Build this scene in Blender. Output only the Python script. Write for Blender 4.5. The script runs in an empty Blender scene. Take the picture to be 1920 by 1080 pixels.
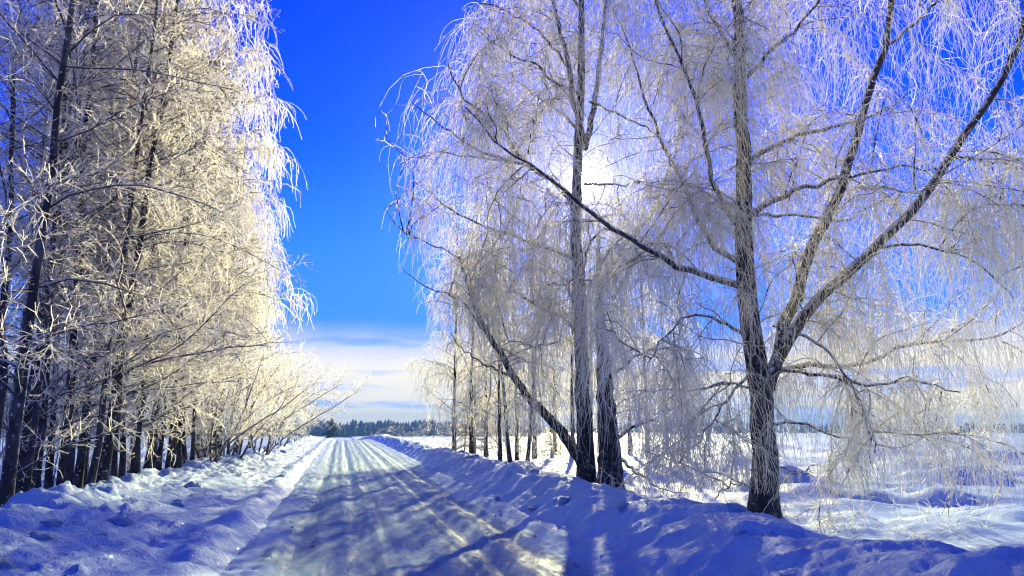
import bpy, math, random
import numpy as np
from mathutils import Vector, Matrix

# ------------------------------------------------------------------ camera, sky, sun, exposure
sc = bpy.context.scene
col = sc.collection
R = math.radians
F = 28.0 / 36.0 * 1920.0                     # focal length in photograph pixels
CAM = np.array([0.0, 0.0, 1.75])
PITCH, YAW = R(9.88), R(11.93)
SUN_EL, SUN_AZ = R(17.5), R(17.3)            # azimuth clockwise from +Y (the road's direction)

cd = bpy.data.cameras.new('camera')
cd.sensor_width = 36.0
cd.lens = 28.0
cd.clip_start, cd.clip_end = 0.05, 20000.0
cam = bpy.data.objects.new('camera', cd)
col.objects.link(cam)
cam.location = CAM
cam.rotation_euler = (R(90) + PITCH, 0.0, -YAW)
sc.camera = cam
_cm = np.array(cam.rotation_euler.to_matrix())


def ray(px, py):
    return _cm @ np.array([(px - 960) / F, (540 - py) / F, -1.0])


def at(px, py, z):
    """world point seen at a photograph pixel, z metres deep"""
    return CAM + ray(px, py) * z


_s = ray(1097, 340)
_s = _s / np.linalg.norm(_s)
SUN_EL, SUN_AZ = math.asin(_s[2]), math.atan2(_s[0], _s[1])
SUN_DIR = _s

SKY_STRENGTH = 0.1
world = bpy.data.worlds.new('World')
sc.world = world
world.use_nodes = True
wt = world.node_tree
wt.nodes.clear()


def N(t, kind, **kw):
    n = t.nodes.new(kind)
    for k, v in kw.items():
        if k in ('inputs',):
            for i, x in v.items():
                n.inputs[i].default_value = x
        else:
            setattr(n, k, v)
    return n


def math_n(t, op, a, b=None, c=None, clamp=False):
    n = t.nodes.new('ShaderNodeMath')
    n.operation = op
    n.use_clamp = clamp
    for i, v in enumerate((a, b, c)):
        if v is None:
            continue
        if isinstance(v, (int, float)):
            n.inputs[i].default_value = v
        else:
            t.links.new(v, n.inputs[i])
    return n.outputs[0]


def mixc(t, fac, a, b, mode='MIX', clamp=False):
    n = t.nodes.new('ShaderNodeMix')
    n.data_type = 'RGBA'
    n.blend_type = mode
    n.clamp_result = clamp
    for i, v in ((0, fac), (6, a), (7, b)):
        if isinstance(v, (int, float)):
            n.inputs[i].default_value = v
        elif isinstance(v, tuple):
            n.inputs[i].default_value = v if len(v) == 4 else (*v, 1)
        else:
            t.links.new(v, n.inputs[i])
    return n.outputs[2]


sky = N(wt, 'ShaderNodeTexSky', sky_type='NISHITA', sun_disc=False, sun_elevation=SUN_EL, sun_rotation=SUN_AZ,
        altitude=150.0, air_density=1.0, dust_density=0.15, ozone_density=3.0)
gam = N(wt, 'ShaderNodeGamma', inputs={1: 1.75})
sc10 = mixc(wt, 1.0, sky.outputs[0], (0.1, 0.1, 0.1), 'MULTIPLY')
wt.links.new(sc10, gam.inputs[0])
skycol = mixc(wt, 1.0, gam.outputs[0], (0.03, 4.1, 31.0), 'MULTIPLY')
tc = N(wt, 'ShaderNodeTexCoord')
sep = N(wt, 'ShaderNodeSeparateXYZ')
wt.links.new(tc.outputs['Generated'], sep.inputs[0])
zz = sep.outputs[2]
# thin streaked cloud veil low over the horizon
mp = N(wt, 'ShaderNodeMapping')
mp.inputs['Scale'].default_value = (3.0, 3.0, 34.0)
wt.links.new(tc.outputs['Generated'], mp.inputs[0])
nz = N(wt, 'ShaderNodeTexNoise', inputs={'Scale': 1.6, 'Detail': 6.0, 'Roughness': 0.55})
wt.links.new(mp.outputs[0], nz.inputs['Vector'])
nz2 = N(wt, 'ShaderNodeTexNoise', inputs={'Scale': 3.0, 'Detail': 3.0})
wt.links.new(tc.outputs['Generated'], nz2.inputs['Vector'])
edge = math_n(wt, 'ADD', zz, math_n(wt, 'MULTIPLY', math_n(wt, 'SUBTRACT', nz2.outputs[0], 0.5), 0.09))
mr = N(wt, 'ShaderNodeMapRange', interpolation_type='SMOOTHSTEP', inputs={1: 0.130, 2: 0.070, 3: 0.0, 4: 1.0})
wt.links.new(edge, mr.inputs[0])
st = N(wt, 'ShaderNodeMapRange', interpolation_type='SMOOTHSTEP', inputs={1: 0.40, 2: 0.55, 3: 0.42, 4: 1.0})
wt.links.new(nz.outputs[0], st.inputs[0])
cfac = math_n(wt, 'MULTIPLY', mr.outputs[0], st.outputs[0], clamp=True)
# blue-white veil under the deep blue
mr2 = N(wt, 'ShaderNodeMapRange', interpolation_type='SMOOTHSTEP', inputs={1: 0.36, 2: 0.10, 3: 0.0, 4: 0.85})
wt.links.new(zz, mr2.inputs[0])
skyv = mixc(wt, mr2.outputs[0], skycol, (0.45, 1.95, 7.2))
skyc = mixc(wt, cfac, skyv, (6.6, 6.3, 5.8))
# the sun's own disc and its aureole, as light of the sky around the lamp's direction
dotn = N(wt, 'ShaderNodeVectorMath', operation='DOT_PRODUCT')
nrm = N(wt, 'ShaderNodeVectorMath', operation='NORMALIZE')
wt.links.new(tc.outputs['Generated'], nrm.inputs[0])
wt.links.new(nrm.outputs[0], dotn.inputs[0])
dotn.inputs[1].default_value = tuple(SUN_DIR)
ang = math_n(wt, 'ARCCOSINE', math_n(wt, 'MINIMUM', dotn.outputs['Value'], 0.9999999))


def halo(width, amp):
    return math_n(wt, 'MULTIPLY', math_n(wt, 'EXPONENT', math_n(wt, 'DIVIDE', ang, -width)), amp)


disc = N(wt, 'ShaderNodeMapRange', interpolation_type='SMOOTHSTEP', inputs={1: 0.014, 2: 0.006, 3: 0.0, 4: 900.0})
wt.links.new(ang, disc.inputs[0])
h1 = math_n(wt, 'ADD', math_n(wt, 'ADD', halo(0.012, 50.0), halo(0.068, 7.5)), disc.outputs[0])
c1 = mixc(wt, 1.0, (1.0, 0.82, 0.42), h1, 'MULTIPLY')
skyf = mixc(wt, 1.0, skyc, c1, 'ADD')
bg = N(wt, 'ShaderNodeBackground')
bg.inputs[1].default_value = SKY_STRENGTH
wt.links.new(skyf, bg.inputs[0])
wo = N(wt, 'ShaderNodeOutputWorld')
wt.links.new(bg.outputs[0], wo.inputs[0])
world.cycles.sampling_method = 'MANUAL'
world.cycles.sample_map_resolution = 1024

sl = bpy.data.lights.new('sun', 'SUN')
sl.energy = 5.0
sl.angle = R(0.5)
sl.color = (1.0, 0.91, 0.46)
sun = bpy.data.objects.new('sun', sl)
col.objects.link(sun)
sun.rotation_euler = Vector(-SUN_DIR).to_track_quat('-Z', 'Y').to_euler()
sun.location = (0, 0, 60)

vs = sc.view_settings
vs.view_transform = 'Standard'
vs.look = 'None'
vs.exposure = 0.75
vs.gamma = 1.0
sc.cycles.max_bounces = 6
sc.cycles.diffuse_bounces = 3
sc.cycles.transmission_bounces = 6
sc.cycles.volume_bounces = 0
sc.cycles.use_adaptive_sampling = True
sc.cycles.adaptive_threshold = 0.03
sc.cycles.adaptive_min_samples = 20
sc.cycles.sample_clamp_indirect = 6.0
sc.cycles.caustics_reflective = False
sc.cycles.caustics_refractive = False
sc.cycles.filter_width = 1.1
sc.cycles.use_denoising = True

# ------------------------------------------------------------------ helpers
rng = np.random.default_rng(7)
random.seed(7)


def tag(o, label=None, cat=None, group=None, kind=None):
    if label: o['label'] = label
    if cat: o['category'] = cat
    if group: o['group'] = group
    if kind: o['kind'] = kind
    return o


def make_mesh(name, V, Fq, mat, smooth=True, tris=None):
    """V (n,3); Fq (m,4) quads; tris (k,3)"""
    me = bpy.data.meshes.new(name)
    V = np.asarray(V, np.float32)
    parts, totals = [], []
    if Fq is not None and len(Fq):
        parts.append(np.asarray(Fq, np.int32).ravel()); totals.append(np.full(len(Fq), 4, np.int32))
    if tris is not None and len(tris):
        parts.append(np.asarray(tris, np.int32).ravel()); totals.append(np.full(len(tris), 3, np.int32))
    loops = np.concatenate(parts)
    tot = np.concatenate(totals)
    start = np.concatenate([[0], np.cumsum(tot)[:-1]]).astype(np.int32)
    me.vertices.add(len(V)); me.vertices.foreach_set('co', V.ravel())
    me.loops.add(len(loops)); me.loops.foreach_set('vertex_index', loops)
    me.polygons.add(len(tot)); me.polygons.foreach_set('loop_start', start)
    me.polygons.foreach_set('loop_total', tot)
    me.polygons.foreach_set('use_smooth', np.full(len(tot), bool(smooth)))
    me.update(calc_edges=True)
    me.validate()
    if mat: me.materials.append(mat)
    return me


def link(name, me, parent=None, loc=None):
    o = bpy.data.objects.new(name, me)
    col.objects.link(o)
    if parent is not None: o.parent = parent
    if loc is not None: o.location = loc
    return o


def empty(name, loc=(0, 0, 0), rz=0.0):
    o = bpy.data.objects.new(name, None)
    o.empty_display_size = 0.3
    col.objects.link(o)
    o.location = loc
    o.rotation_euler = (0, 0, rz)
    return o


def copy_tree(o, parent=None):
    c = o.copy()
    col.objects.link(c)
    c.parent = parent
    for ch in list(o.children):
        copy_tree(ch, c)
    return c


# gradient noise, vectorised
_perm = np.random.default_rng(3).permutation(512)
_perm = np.concatenate([_perm, _perm, _perm])
_ga = np.random.default_rng(4).uniform(0, 2 * np.pi, 512)


def noise2(x, y):
    xi, yi = np.floor(x).astype(np.int64), np.floor(y).astype(np.int64)
    xf, yf = x - xi, y - yi
    u, v = xf * xf * xf * (xf * (xf * 6 - 15) + 10), yf * yf * yf * (yf * (yf * 6 - 15) + 10)

    def g(a, b, dx, dy):
        h = _perm[(_perm[a & 511] + b) & 511]
        t = _ga[h]
        return np.cos(t) * dx + np.sin(t) * dy
    n00, n10 = g(xi, yi, xf, yf), g(xi + 1, yi, xf - 1, yf)
    n01, n11 = g(xi, yi + 1, xf, yf - 1), g(xi + 1, yi + 1, xf - 1, yf - 1)
    a = n00 + u * (n10 - n00)
    b = n01 + u * (n11 - n01)
    return (a + v * (b - a)) * 1.4


def fbm(x, y, o=4, g=0.5, l=2.03):
    s, a = 0, 1.0
    for i in range(o):
        s = s + a * noise2(x + 17.3 * i, y - 9.1 * i)
        x, y, a = x * l, y * l, a * g
    return s


def smooth(a, b, x):
    t = np.clip((x - a) / (b - a), 0, 1)
    return t * t * (3 - 2 * t)


# ------------------------------------------------------------------ materials
def new_mat(name):
    m = bpy.data.materials.new(name)
    m.use_nodes = True
    t = m.node_tree
    t.nodes.clear()
    out = t.nodes.new('ShaderNodeOutputMaterial')
    return m, t, out


def ramp(t, fac, stops):
    n = t.nodes.new('ShaderNodeValToRGB')
    e = n.color_ramp.elements
    while len(e) < len(stops): e.new(0.5)
    for i, (p, c) in enumerate(stops):
        e[i].position = p
        e[i].color = (*c, 1) if len(c) == 3 else c
    t.links.new(fac, n.inputs[0])
    return n.outputs[0]


def tex_noise(t, scale, detail=4.0, rough=0.5, vec=None, mscale=None):
    n = t.nodes.new('ShaderNodeTexNoise')
    n.inputs['Scale'].default_value = scale
    n.inputs['Detail'].default_value = detail
    n.inputs['Roughness'].default_value = rough
    if vec is None:
        g = t.nodes.new('ShaderNodeTexCoord')
        vec = g.outputs['Object']
    if mscale:
        m = t.nodes.new('ShaderNodeMapping')
        m.inputs['Scale'].default_value = mscale
        t.links.new(vec, m.inputs[0])
        vec = m.outputs[0]
    t.links.new(vec, n.inputs['Vector'])
    return n.outputs[0]


def bump(t, height, strength=0.3, dist=0.05, normal=None):
    b = t.nodes.new('ShaderNodeBump')
    b.inputs['Strength'].default_value = strength
    b.inputs['Distance'].default_value = dist
    t.links.new(height, b.inputs['Height'])
    if normal is not None: t.links.new(normal, b.inputs['Normal'])
    return b.outputs[0]


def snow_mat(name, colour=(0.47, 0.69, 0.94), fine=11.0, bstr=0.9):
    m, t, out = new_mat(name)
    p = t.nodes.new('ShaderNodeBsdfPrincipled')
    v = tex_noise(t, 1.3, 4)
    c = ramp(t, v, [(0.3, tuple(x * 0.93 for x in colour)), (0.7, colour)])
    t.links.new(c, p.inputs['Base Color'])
    p.inputs['Roughness'].default_value = 0.62
    p.inputs['Specular IOR Level'].default_value = 0.25
    n1 = tex_noise(t, fine, 6, 0.62)
    n2 = tex_noise(t, fine * 9, 2, 0.5)
    n3 = tex_noise(t, fine * 3.1, 4, 0.6)
    h = math_n(t, 'ADD', math_n(t, 'ADD', n1, math_n(t, 'MULTIPLY', n3, 0.35)), math_n(t, 'MULTIPLY', n2, 0.14))
    t.links.new(bump(t, h, bstr, 0.05), p.inputs['Normal'])
    # single crystals that catch the light: tiny patches of smooth ice facing every which way
    vo = t.nodes.new('ShaderNodeTexVoronoi')
    vo.inputs['Scale'].default_value = 46.0
    g = t.nodes.new('ShaderNodeTexCoord')
    t.links.new(g.outputs['Object'], vo.inputs['Vector'])
    wn = t.nodes.new('ShaderNodeTexWhiteNoise')
    t.links.new(vo.outputs['Position'], wn.inputs['Vector'])
    sel = math_n(t, 'GREATER_THAN', wn.outputs[0], 0.93)
    near = math_n(t, 'LESS_THAN', vo.outputs['Distance'], 0.25)
    spk = math_n(t, 'MULTIPLY', sel, near)
    gl = t.nodes.new('ShaderNodeBsdfGlossy')
    gl.inputs['Roughness'].default_value = 0.12
    geo = t.nodes.new('ShaderNodeNewGeometry')
    va = t.nodes.new('ShaderNodeVectorMath'); va.operation = 'SUBTRACT'
    t.links.new(wn.outputs[1], va.inputs[0]); va.inputs[1].default_value = (0.5, 0.5, 0.5)
    vb = t.nodes.new('ShaderNodeVectorMath'); vb.operation = 'MULTIPLY_ADD'
    t.links.new(va.outputs[0], vb.inputs[0]); vb.inputs[1].default_value = (1.1, 1.1, 1.1)
    t.links.new(geo.outputs['Normal'], vb.inputs[2])
    vc = t.nodes.new('ShaderNodeVectorMath'); vc.operation = 'NORMALIZE'
    t.links.new(vb.outputs[0], vc.inputs[0])
    t.links.new(vc.outputs[0], gl.inputs['Normal'])
    mx = t.nodes.new('ShaderNodeMixShader')
    t.links.new(spk, mx.inputs[0]); t.links.new(p.outputs[0], mx.inputs[1]); t.links.new(gl.outputs[0], mx.inputs[2])
    t.links.new(mx.outputs[0], out.inputs[0])
    return m


def road_mat():
    m, t, out = new_mat('packed_snow_and_ice')
    p = t.nodes.new('ShaderNodeBsdfPrincipled')
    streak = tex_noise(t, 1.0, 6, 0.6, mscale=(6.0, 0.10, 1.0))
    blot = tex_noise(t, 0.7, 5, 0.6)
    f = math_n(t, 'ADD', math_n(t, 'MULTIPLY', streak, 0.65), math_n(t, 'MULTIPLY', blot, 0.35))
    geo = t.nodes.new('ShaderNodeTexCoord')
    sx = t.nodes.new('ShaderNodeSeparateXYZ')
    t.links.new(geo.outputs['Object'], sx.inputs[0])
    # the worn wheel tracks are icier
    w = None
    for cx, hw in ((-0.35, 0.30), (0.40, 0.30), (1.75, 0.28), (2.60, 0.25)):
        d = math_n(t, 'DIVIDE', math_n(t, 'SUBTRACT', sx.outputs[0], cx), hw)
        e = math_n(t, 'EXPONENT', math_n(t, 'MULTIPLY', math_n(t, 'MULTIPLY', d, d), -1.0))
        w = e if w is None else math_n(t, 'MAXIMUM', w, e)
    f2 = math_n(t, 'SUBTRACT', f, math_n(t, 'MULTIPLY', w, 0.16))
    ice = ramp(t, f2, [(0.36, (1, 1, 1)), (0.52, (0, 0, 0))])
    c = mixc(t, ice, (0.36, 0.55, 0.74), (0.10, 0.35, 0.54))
    sand = tex_noise(t, 5.0, 6, 0.7, mscale=(1.0, 0.35, 1.0))
    sandf = ramp(t, sand, [(0.50, (0, 0, 0)), (0.72, (1, 1, 1))])
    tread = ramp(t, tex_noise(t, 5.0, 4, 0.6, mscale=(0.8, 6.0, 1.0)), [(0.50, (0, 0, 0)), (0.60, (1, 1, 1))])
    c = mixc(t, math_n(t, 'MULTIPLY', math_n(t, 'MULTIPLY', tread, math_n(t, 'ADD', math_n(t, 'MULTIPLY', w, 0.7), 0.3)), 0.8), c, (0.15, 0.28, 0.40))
    edx = math_n(t, 'ABSOLUTE', math_n(t, 'SUBTRACT', sx.outputs[0], 1.1))
    edge = ramp(t, math_n(t, 'ADD', math_n(t, 'MULTIPLY', edx, 0.30), math_n(t, 'MULTIPLY', blot, 0.55)), [(0.80, (0, 0, 0)), (0.93, (1, 1, 1))])
    c = mixc(t, math_n(t, 'MULTIPLY', sandf, 0.45), c, (0.40, 0.38, 0.33))
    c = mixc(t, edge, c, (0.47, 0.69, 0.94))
    t.links.new(c, p.inputs['Base Color'])
    r = ramp(t, ice, [(0.0, (0.9,) * 3), (1.0, (0.55,) * 3)])
    t.links.new(r, p.inputs['Roughness'])
    p.inputs['Specular IOR Level'].default_value = 0.18
    n1 = tex_noise(t, 9.0, 6, 0.7, mscale=(0.7, 2.4, 1.0))
    n2 = tex_noise(t, 60.0, 3, 0.6)
    h = math_n(t, 'ADD', n1, math_n(t, 'MULTIPLY', n2, 0.4))
    t.links.new(bump(t, h, 0.8, 0.05), p.inputs['Normal'])
    t.links.new(p.outputs[0], out.inputs[0])
    return m


def frost_nodes(t, colour=(0.92, 0.86, 0.72), trans=(0.97, 0.89, 0.72), share=0.86, open_=0.0):
    d = t.nodes.new('ShaderNodeBsdfDiffuse'); d.inputs[0].default_value = (*colour, 1)
    tr = t.nodes.new('ShaderNodeBsdfTranslucent'); tr.inputs[0].default_value = (*trans, 1)
    mx = t.nodes.new('ShaderNodeMixShader'); mx.inputs[0].default_value = share
    t.links.new(d.outputs[0], mx.inputs[1]); t.links.new(tr.outputs[0], mx.inputs[2])
    if not open_: return mx.outputs[0]
    # feathery hoarfrost is full of gaps that let light straight through
    tp = t.nodes.new('ShaderNodeBsdfTransparent')
    m2 = t.nodes.new('ShaderNodeMixShader'); m2.inputs[0].default_value = open_
    t.links.new(mx.outputs[0], m2.inputs[1]); t.links.new(tp.outputs[0], m2.inputs[2])
    return m2.outputs[0]


def twig_mat(name, frost=0.75, bark=(0.060, 0.040, 0.030), nscale=7.0, trans=(0.98, 0.94, 0.80)):
    """hoarfrost-coated twigs: frost everywhere but the underside and worn bare stretches"""
    m, t, out = new_mat(name)
    fr = frost_nodes(t, trans=trans, open_=0.0)
    b = t.nodes.new('ShaderNodeBsdfDiffuse'); b.inputs[0].default_value = (*bark, 1)
    g = t.nodes.new('ShaderNodeNewGeometry')
    s = t.nodes.new('ShaderNodeSeparateXYZ')
    t.links.new(g.outputs['Normal'], s.inputs[0])
    n = tex_noise(t, nscale, 3, 0.6)
    v = math_n(t, 'ADD', math_n(t, 'MULTIPLY', s.outputs[2], 0.22), n)
    thr = 0.5 - (frost - 0.5) * 0.55
    f = ramp(t, v, [(thr - 0.05, (0, 0, 0)), (thr + 0.05, (1, 1, 1))])
    mx = t.nodes.new('ShaderNodeMixShader')
    t.links.new(f, mx.inputs[0]); t.links.new(b.outputs[0], mx.inputs[1]); t.links.new(fr, mx.inputs[2])
    t.links.new(mx.outputs[0], out.inputs[0])
    return m


def bark_mat(name, dark=(0.030, 0.023, 0.020), pale=(0.12, 0.10, 0.09), mix=(0.45, 0.62), frost=0.35, birch=False):
    m, t, out = new_mat(name)
    p = t.nodes.new('ShaderNodeBsdfPrincipled')
    n = tex_noise(t, 5.0, 6, 0.65, mscale=(1, 1, 0.45) if not birch else (1, 1, 1.6))
    c = ramp(t, n, [(mix[0], dark), (mix[1], pale)])
    if birch:
        n3 = tex_noise(t, 9.0, 5, 0.7, mscale=(1, 1, 0.25))
        c = mixc(t, ramp(t, n3, [(0.42, (1, 1, 1)), (0.56, (0, 0, 0))]), c, (0.016, 0.013, 0.012))
    t.links.new(c, p.inputs['Base Color'])
    p.inputs['Roughness'].default_value = 0.85
    n2 = tex_noise(t, 14.0, 6, 0.7, mscale=(1, 1, 0.35))
    t.links.new(bump(t, n2, 0.8, 0.06), p.inputs['Normal'])
    fr = frost_nodes(t, share=0.3)
    g = t.nodes.new('ShaderNodeNewGeometry')
    s = t.nodes.new('ShaderNodeSeparateXYZ')
    t.links.new(g.outputs['Normal'], s.inputs[0])
    nf = tex_noise(t, 11.0, 4, 0.7)
    v = math_n(t, 'ADD', math_n(t, 'MULTIPLY', s.outputs[2], 0.30), nf)
    thr = 0.5 + (0.5 - frost) * 0.6
    f = ramp(t, v, [(thr - 0.03, (0, 0, 0)), (thr + 0.03, (1, 1, 1))])
    mx = t.nodes.new('ShaderNodeMixShader')
    t.links.new(f, mx.inputs[0]); t.links.new(p.outputs[0], mx.inputs[1]); t.links.new(fr, mx.inputs[2])
    t.links.new(mx.outputs[0], out.inputs[0])
    return m


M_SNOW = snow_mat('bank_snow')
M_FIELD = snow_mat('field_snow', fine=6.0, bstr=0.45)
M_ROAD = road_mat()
M_TWIG = twig_mat('frosted_birch_twig', 0.88)
M_ALDER = twig_mat('frosted_alder_twig', 0.86, bark=(0.07, 0.04, 0.028), trans=(0.96, 0.92, 0.84))
M_BARE = twig_mat('lightly_frosted_twig', 0.62, bark=(0.06, 0.040, 0.03))
M_BIRCH = bark_mat('birch_bark', (0.03, 0.026, 0.024), (0.20, 0.185, 0.17), (0.44, 0.62), 0.22, birch=True)
M_BARK = bark_mat('dark_bark', frost=0.25)
M_LIMB = bark_mat('limb_bark', (0.045, 0.032, 0.026), (0.11, 0.085, 0.07), (0.4, 0.6), 0.42)

# ------------------------------------------------------------------ terrain
X_L, X_R = -0.85, 3.45                        # road edges (camera stands at x = 0)


def road_bend(y):
    """sideways drift of the road away from the straight line"""
    return 0.0 * y


def prof(y):
    """height of the land along the road: a low crest at 90 m, then falling away"""
    y = np.asarray(y, float)
    rise = 0.26 * smooth(15, 88, y)
    fall = -0.022 * 12 * np.log1p(np.exp(np.clip((y - 104) / 12, -30, 30)))
    fall = np.where(y > 104 + 360, -0.022 * 360, fall)
    far = -3.4
    return np.maximum(rise + fall, far) if np.ndim(y) else max(float(rise + fall), far)


def field_h(x, y):
    m = 0.10 * fbm(x * 0.45, y * 0.32, 4) + 0.05 * fbm(x * 1.7 + 5, y * 1.2, 3)
    mound = 0.55 * np.maximum(0, fbm(x * 0.22 + 31, y * 0.26 + 7, 2)) ** 1.3
    near = smooth(7, 11, x) * (1 - smooth(60, 160, y))
    lump = np.abs(noise2(x * 0.8 + 3, y * 0.55 + 8))
    z = prof(y) + 0.05 + m * 0.8 + near * (mound + 0.24 * lump ** 1.2)
    under = (1 - smooth(4.0, 5.2, np.abs(x - 0.6)))
    return z - 0.45 * under


def grid_mesh(name, xs, ys, hfun, mat):
    Xg, Yg = np.meshgrid(xs, ys)
    Z = hfun(Xg, Yg)
    V = np.stack([Xg, Yg, Z], -1).reshape(-1, 3)
    nx, ny = len(xs), len(ys)
    i = np.arange(nx * ny).reshape(ny, nx)
    Q = np.stack([i[:-1, :-1], i[:-1, 1:], i[1:, 1:], i[1:, :-1]], -1).reshape(-1, 4)
    return make_mesh(name, V, Q, mat)


s = np.linspace(-1, 1, 380)
gx = 9 + 4000 * np.sinh(8.0 * s) / np.sinh(8.0)
s = np.linspace(-0.42, 1, 420)
gy = 13 + 7000 * np.sinh(8.2 * s) / np.sinh(8.2)
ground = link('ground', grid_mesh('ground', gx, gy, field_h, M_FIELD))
tag(ground, 'wide open field under deep uneven snow beyond the banks', kind='structure')


def road_h(x, y):
    z = prof(y) + 0.0
    mea = 0.06 * noise2(y * 0.08, y * 0 + 2.2)
    xm = x + mea
    for c, wd, dp in ((-0.55, 0.16, 0.035), (0.35, 0.16, 0.04), (1.15, 0.15, 0.035), (2.05, 0.15, 0.04), (2.75, 0.12, 0.03)):
        q = (xm - c) / wd
        dp = dp * 0.9
        z = z - dp * np.exp(-q * q) + 0.45 * dp * (np.exp(-(np.abs(q) - 1.7) ** 2 * 3))
    z = z + 0.020 * fbm(x * 4.5, y * 0.35, 3) + 0.010 * fbm(x * 6, y * 5, 3)
    z = z + 0.010 * np.sin(y * 16 + 3 * noise2(x * 2, y * 0.6)) * smooth(0.0, 0.35, noise2(x * 0.9 + 4, y * 0.15))
    edge = smooth(X_L + 0.35, X_L - 0.15, x) + smooth(X_R - 0.45, X_R + 0.1, x)
    z = z + 0.10 * edge * (0.7 + 0.6 * np.abs(fbm(x * 3, y * 2.2, 3)))
    z = z - 0.02 * ((x - 1.1) / 2.3) ** 2
    return z


def rows(y0, y1, k, dmin):
    out = [y0]
    while out[-1] < y1:
        out.append(out[-1] + max(dmin, k * abs(out[-1])))
    return np.array(out)


ry = np.concatenate([np.linspace(-14, 5, 40)[:-1], rows(5, 260, 0.0062, 0.045)])
rx = np.linspace(X_L - 0.45, X_R + 0.45, 112)
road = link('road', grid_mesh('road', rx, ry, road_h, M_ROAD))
tag(road, 'icy rutted country road of packed snow running to a low crest', kind='structure')


def right_bank_h(x, y):
    mea = 0.22 * fbm(y * 0.22 + 40, y * 0 + 1.5, 3)
    far = smooth(14, 70, y)
    cx = 4.75 + mea - 0.30 * far
    hc = (0.68 - 0.04 * far + 0.26 * smooth(8.2, 4.2, y)) * (1 + 0.20 * fbm(y * 0.35 + 9, y * 0 + 8, 2)) 
    up = smooth(X_R - 0.25, cx, x + 0.12 * fbm(x * 1.3, y * 1.3, 3)) ** 1.15
    dn = 1 - smooth(cx + 0.1, cx + 1.75, x)
    h = hc * np.minimum(up, 1) * dn
    skirt = smooth(X_R - 0.2, X_R + 0.35, x) * (1 - smooth(6.6, 7.4, x))
    clod = np.abs(fbm(x * 1.1 + 3, y * 0.9, 5, 0.55)) * 0.11 + np.maximum(0, fbm(x * 6 + 1, y * 5.2, 3) - 0.05) * 0.10 * smooth(-0.1, 0.35, fbm(x * 0.8 + 60, y * 0.5, 2))
    plow = 0.065 * fbm((x * 0.9 + y * 0.5) * 3.4, (y * 0.9 - x * 0.5) * 0.8, 4)
    soft = 1 - 0.6 * smooth(18, 7, y)
    z = prof(y) - 0.05 + h + skirt * (clod * soft + plow) * (0.35 + 0.65 * np.clip(h * 1.6, 0, 1))
    rim = smooth(X_R - 0.05, X_R - 0.35, x) + smooth(6.9, 7.5, x)
    return z - 0.35 * rim


def left_bank_h(x, y):
    mea = 0.20 * fbm(y * 0.25 + 4, y * 0 + 6.5, 3)
    far = smooth(12, 60, y)
    cx = -4.35 + mea + 0.75 * far
    hc = (0.60 - 0.24 * far - 0.12 * smooth(11, 6, y)) * (1 + 0.25 * fbm(y * 0.4 + 29, y * 0 + 3, 2))
    t = np.clip((x - cx) / (X_L - 0.25 + 0.18 * fbm(y * 0.3 + 2, y * 0 + 9, 2) - cx), 0, 1)
    slope = (1 - t) ** 0.85
    lip = 0.16 * np.exp(-((t - 0.83) / 0.10) ** 2) * (0.5 + 1.0 * np.abs(fbm(y * 0.6, x * 0.6, 2)))
    back = 1 - smooth(cx, cx - 1.5, x)
    h = hc * slope * back + lip
    clod = np.abs(fbm(x * 0.95 + 13, y * 0.7, 5, 0.55)) * 0.16 + np.maximum(0, fbm(x * 5.6 + 1, y * 4.6, 3) - 0.05) * 0.12 * smooth(-0.15, 0.35, fbm(x * 0.8 + 20, y * 0.5, 2))
    ridge = np.exp(-((x - cx) / 0.5) ** 2) * np.abs(noise2(y * 1.1 + 3, x * 0.8)) * 0.26
    z = prof(y) - 0.03 + h + (clod * (0.30 + 0.7 * slope) + ridge) * smooth(X_L + 0.05, X_L - 0.6, x)
    rim = smooth(X_L - 0.02, X_L + 0.35, x) + smooth(-5.9, -6.5, x)
    return z - 0.35 * rim


by = np.concatenate([np.linspace(-14, 3, 60)[:-1], rows(3, 220, 0.0062, 0.045)])
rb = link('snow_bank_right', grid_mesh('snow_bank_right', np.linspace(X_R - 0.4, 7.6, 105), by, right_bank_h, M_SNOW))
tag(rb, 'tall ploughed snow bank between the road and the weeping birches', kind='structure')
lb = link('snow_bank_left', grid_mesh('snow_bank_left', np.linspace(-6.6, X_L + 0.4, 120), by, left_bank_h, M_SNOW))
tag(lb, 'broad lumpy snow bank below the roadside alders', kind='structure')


def ground_z(x, y):
    x, y = np.float64(x), np.float64(y)
    z = float(field_h(x, y))
    if -6.4 < x < X_L: z = max(z, float(left_bank_h(x, y)))
    if X_R < x < 7.4: z = max(z, float(right_bank_h(x, y)))
    return z


# snow clods thrown up on the banks
def clod_mesh(k):
    import bmesh
    bm = bmesh.new()
    bmesh.ops.create_icosphere(bm, subdivisions=3, radius=1.0)
    r = np.random.default_rng(50 + k)
    o = r.uniform(0, 50, 2)
    for v in bm.verts:
        c = v.co
        f = 1 + 0.62 * float(noise2(np.float64(c.x * 1.3 + o[0] + c.z), np.float64(c.y * 1.3 + o[1] - c.z * 0.7)))
        v.co = Vector((c.x * f * 1.15, c.y * f, c.z * f * 0.72))
    me = bpy.data.meshes.new('snow_clod')
    bm.to_mesh(me); bm.free()
    for p in me.polygons: p.use_smooth = True
    me.materials.append(M_SNOW)
    return me


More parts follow.
